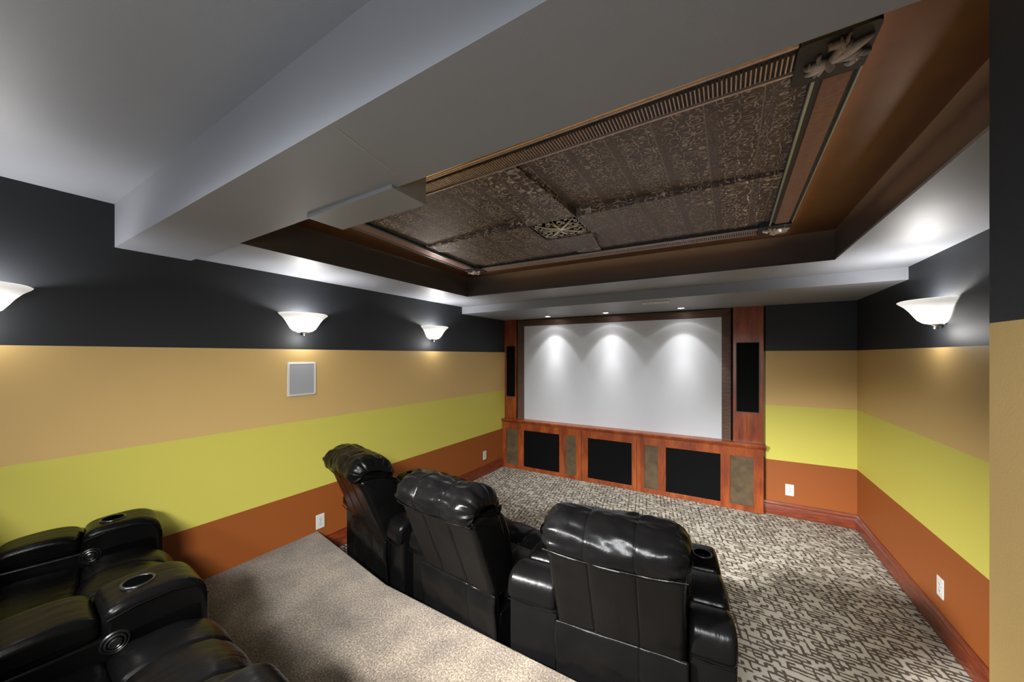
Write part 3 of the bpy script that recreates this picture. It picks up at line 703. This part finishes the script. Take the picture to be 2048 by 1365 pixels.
def make_recliner(label, loc, rz, left=None, right=None, sw=.58, group='black leather recliners', seed=0, wall_side=False):
    """left / right = (xa_rear_in, xa_rear_out, xa_front_in, xa_front_out) x-limits of an arm; x across, y forward. y=0 under rear top seam"""
    t = thing('recliner', label, 'recliner', loc, rz, group)
    h = sw/2
    # base
    finish('base', sweep(rect_prof(.24, .93, .03, .34, .03), -h, h, .01, sharp=True), ML, t, smooth=50)
    # reclined back: rear shell
    back = [(.015, .90), (.06, .93), (.17, .93), (.245, .90), (.30, .74), (.345, .58), (.37, .48), (.30, .43), (.205, .43), (.165, .52), (.10, .68), (.045, .82)]
    finish('backrest', sweep(back, -h+.004, h-.004, .03, 48, seams=(-.10, .10), sd=.004, sw=.008, wr=.003, seed=seed), ML, t, smooth=60)
    # headrest roll, three gathered pillows
    head = [(-.012, .905), (-.040, .94), (-.040, .99), (-.010, 1.035), (.040, 1.062), (.110, 1.070), (.180, 1.055), (.240, 1.010), (.268, .95), (.262, .87), (.20, .86), (.06, .90)]
    finish('headrest', sweep(head, -h-.016, h+.016, .090, 72, seams=(-.10, .10), sd=.0028, sw=.006, puff=.001, wr=.012, pleat=.015, seed=seed+3), ML, t, smooth=70)
    # piping under the headrest
    pip = [(x, -.006-.010*sin(pi*(x+h)/(2*h)), .905-.012*cos(pi*x/(2*h))) for x in [(-h+2*h*k/16) for k in range(17)]]
    finish('piping', MB().tube(pip, .0035, 6), ML, t, smooth=60)
    # lumbar cushion
    lum = [(.25, .88), (.31, .86), (.355, .76), (.39, .64), (.42, .52), (.38, .47), (.32, .50), (.28, .66), (.24, .80)]
    finish('lumbar_cushion', sweep(lum, -h+.02, h-.02, .03, 40, seams=(-.10, .10), sd=.006, wr=.005, seed=seed+5), ML, t, smooth=70)
    # rear skirt flap
    skirt = [(.200, .455), (.188, .465), (.178, .45), (.172, .38), (.195, .24), (.205, .07), (.215, .05), (.228, .07), (.235, .25), (.23, .42)]
    finish('rear_skirt', sweep(skirt, -h-.006, h+.006, .012, 40, seams=(.10,), sd=.004, wr=.007, seed=seed+8), ML, t, smooth=60)
    # seat and front roll
    seat = [(.33, .44), (.36, .485), (.50, .500), (.64, .492), (.675, .470), (.68, .40), (.66, .34), (.40, .34), (.33, .36)]
    finish('seat_cushion', sweep(seat, -h+.003, h-.003, .03, 44, wr=.004, seed=seed+2), ML, t, smooth=70)
    fr = [(.675, .46), (.70, .495), (.76, .512), (.86, .505), (.935, .475), (.985, .42), (1.0, .35), (.995, .22), (.975, .12), (.94, .10), (.90, .14), (.80, .32), (.70, .36)]
    finish('footrest', sweep(fr, -h+.003, h-.003, .035, 56, seams=(-.115, .115), sd=.006, sw=.010, puff=.007, wr=.005, seed=seed+6), ML, t, smooth=70)
    for side, a in (('l', left), ('r', right)):
        if not a: continue
        r0, r1, f0, f1 = a; lim = (.20, .95); s = -1 if side == 'l' else 1
        def sp_(prof, n=40, edge=.028, **kw): return sweep(prof, min(r0, r1), max(r0, r1), edge, n, x0b=min(f0, f1), x1b=max(f0, f1), ylim=lim, **kw)
        body = finish('armrest', sp_(rect_prof(.22, .955, .04, .545, .04), sharp=True, edge=.012), ML, t, smooth=50)
        finish('arm_hump', sp_([(.190, .50), (.185, .56), (.205, .61), (.25, .638), (.31, .640), (.36, .625), (.398, .60), (.40, .54), (.36, .52), (.24, .50)]), ML, body, smooth=70)
        finish('arm_pad', sp_([(.395, .55), (.40, .60), (.43, .628), (.50, .640), (.58, .641), (.635, .630), (.662, .605), (.664, .55), (.60, .535), (.45, .535)]), ML, body, smooth=70)
        cup = finish('cup_block', sp_([(.668, .56), (.670, .605), (.690, .632), (.74, .646), (.83, .650), (.90, .640), (.945, .605), (.965, .55), (.968, .47), (.962, .36), (.90, .34), (.75, .44), (.68, .50)], edge=.030, wr=.002), ML, body, smooth=70)
        f = (.775-.2)/.75; xc = ((r0+(f0-r0)*f)+(r1+(f1-r1)*f))/2
        cr = min(.047, abs((f0+(r0-f0)*(1-f))-(f1+(r1-f1)*(1-f)))/2-.02)
        finish('cup_holder', MB().lathe([(cr-.006, .6495), (cr-.004, .6545), (cr+.001, .6555), (cr+.004, .6525), (cr+.004, .648)], 28, (xc, .775)), MRING, body, smooth=60)
        finish('cup_shade_disc', MB().lathe([(.0001, .6515), (cr-.005, .6525)], 28, (xc, .775)), MVOID, body)  # flat black disc stands in for the dark inside of the cup hole
        # piping lines
        xin = lambda y: r0+(f0-r0)*(y-.2)/.75
        xout = lambda y: r1+(f1-r1)*(y-.2)/.75
        pp_ = MB(); p2_ = MB(); pp_.tube([(r0+.012*s, .182, .497), ((r0+r1)/2, .176, .495), (r1-.012*s, .182, .497)], .003, 6)
        p2_.tube([(xin(.68), .68, .60), (xin(.75)-s*.002, .75, .617), (xin(.85)-s*.002, .85, .622), (xin(.93), .93, .600), (xin(.962)+s*.004, .962, .55)], .003, 6)
        finish('piping', pp_, ML, body, smooth=60); finish('piping', p2_, ML, body, smooth=60)
        dl = MB()
        for rr, hgt in ((.036, .004), (.026, .008), (.015, .011)): dl.lathe([(rr-.004, hgt-.002), (rr-.001, hgt), (rr+.003, hgt-.002), (rr+.004, -.002)], 24)
        dl.lathe([(.0001, .008), (.012, .008)], 24)
        xi = xin(.71); dl.v = [(xi-s*v_[2]*1.0-s*.001, .70+v_[0], .515+v_[1]) for v_ in dl.v]
        finish('recline_dial', dl, MDIAL, body, smooth=50)
    return t
def pose(cx_, cy_, deg): return (cx_, cy_), -radians(deg)
G1 = 'front row of black recliners'; G2 = 'back row of black recliners'
# front row on the lower floor (deg = turn towards the right)
make_recliner('black leather recliner nearest the left wall in the front row, turned inwards', (-2.37, 1.55, 0), -radians(13.0), left=(-.295, -.495, -.295, -.495), right=(.295, .475, .295, .425), group=G1, seed=1)
make_recliner('black leather recliner in the middle of the front row', (-1.383, 1.427, 0), -radians(4.2), left=(-.295, -.43, -.295, -.375), group=G1, seed=11)
make_recliner('black leather recliner at the right end of the front row with outer cup holder', (-.42, 1.455, 0), radians(6.1), left=(-.295, -.56, -.295, -.46), right=(.295, .475, .295, .445), group=G1, seed=23)
# back row on the riser
make_recliner('black leather recliner in the back row beside the left wall, by the far armrest', (-2.608, -.312, .22), -radians(11.5), left=(-.325, -.515, -.325, -.555), sw=.63, group=G2, seed=31)
make_recliner('black leather recliner in the back row nearest the camera with two cup holders', (-1.60, -.368, .22), -radians(4.0), left=(-.325, -.59, -.325, -.56), right=(.335, .60, .335, .60), sw=.63, group=G2, seed=41)
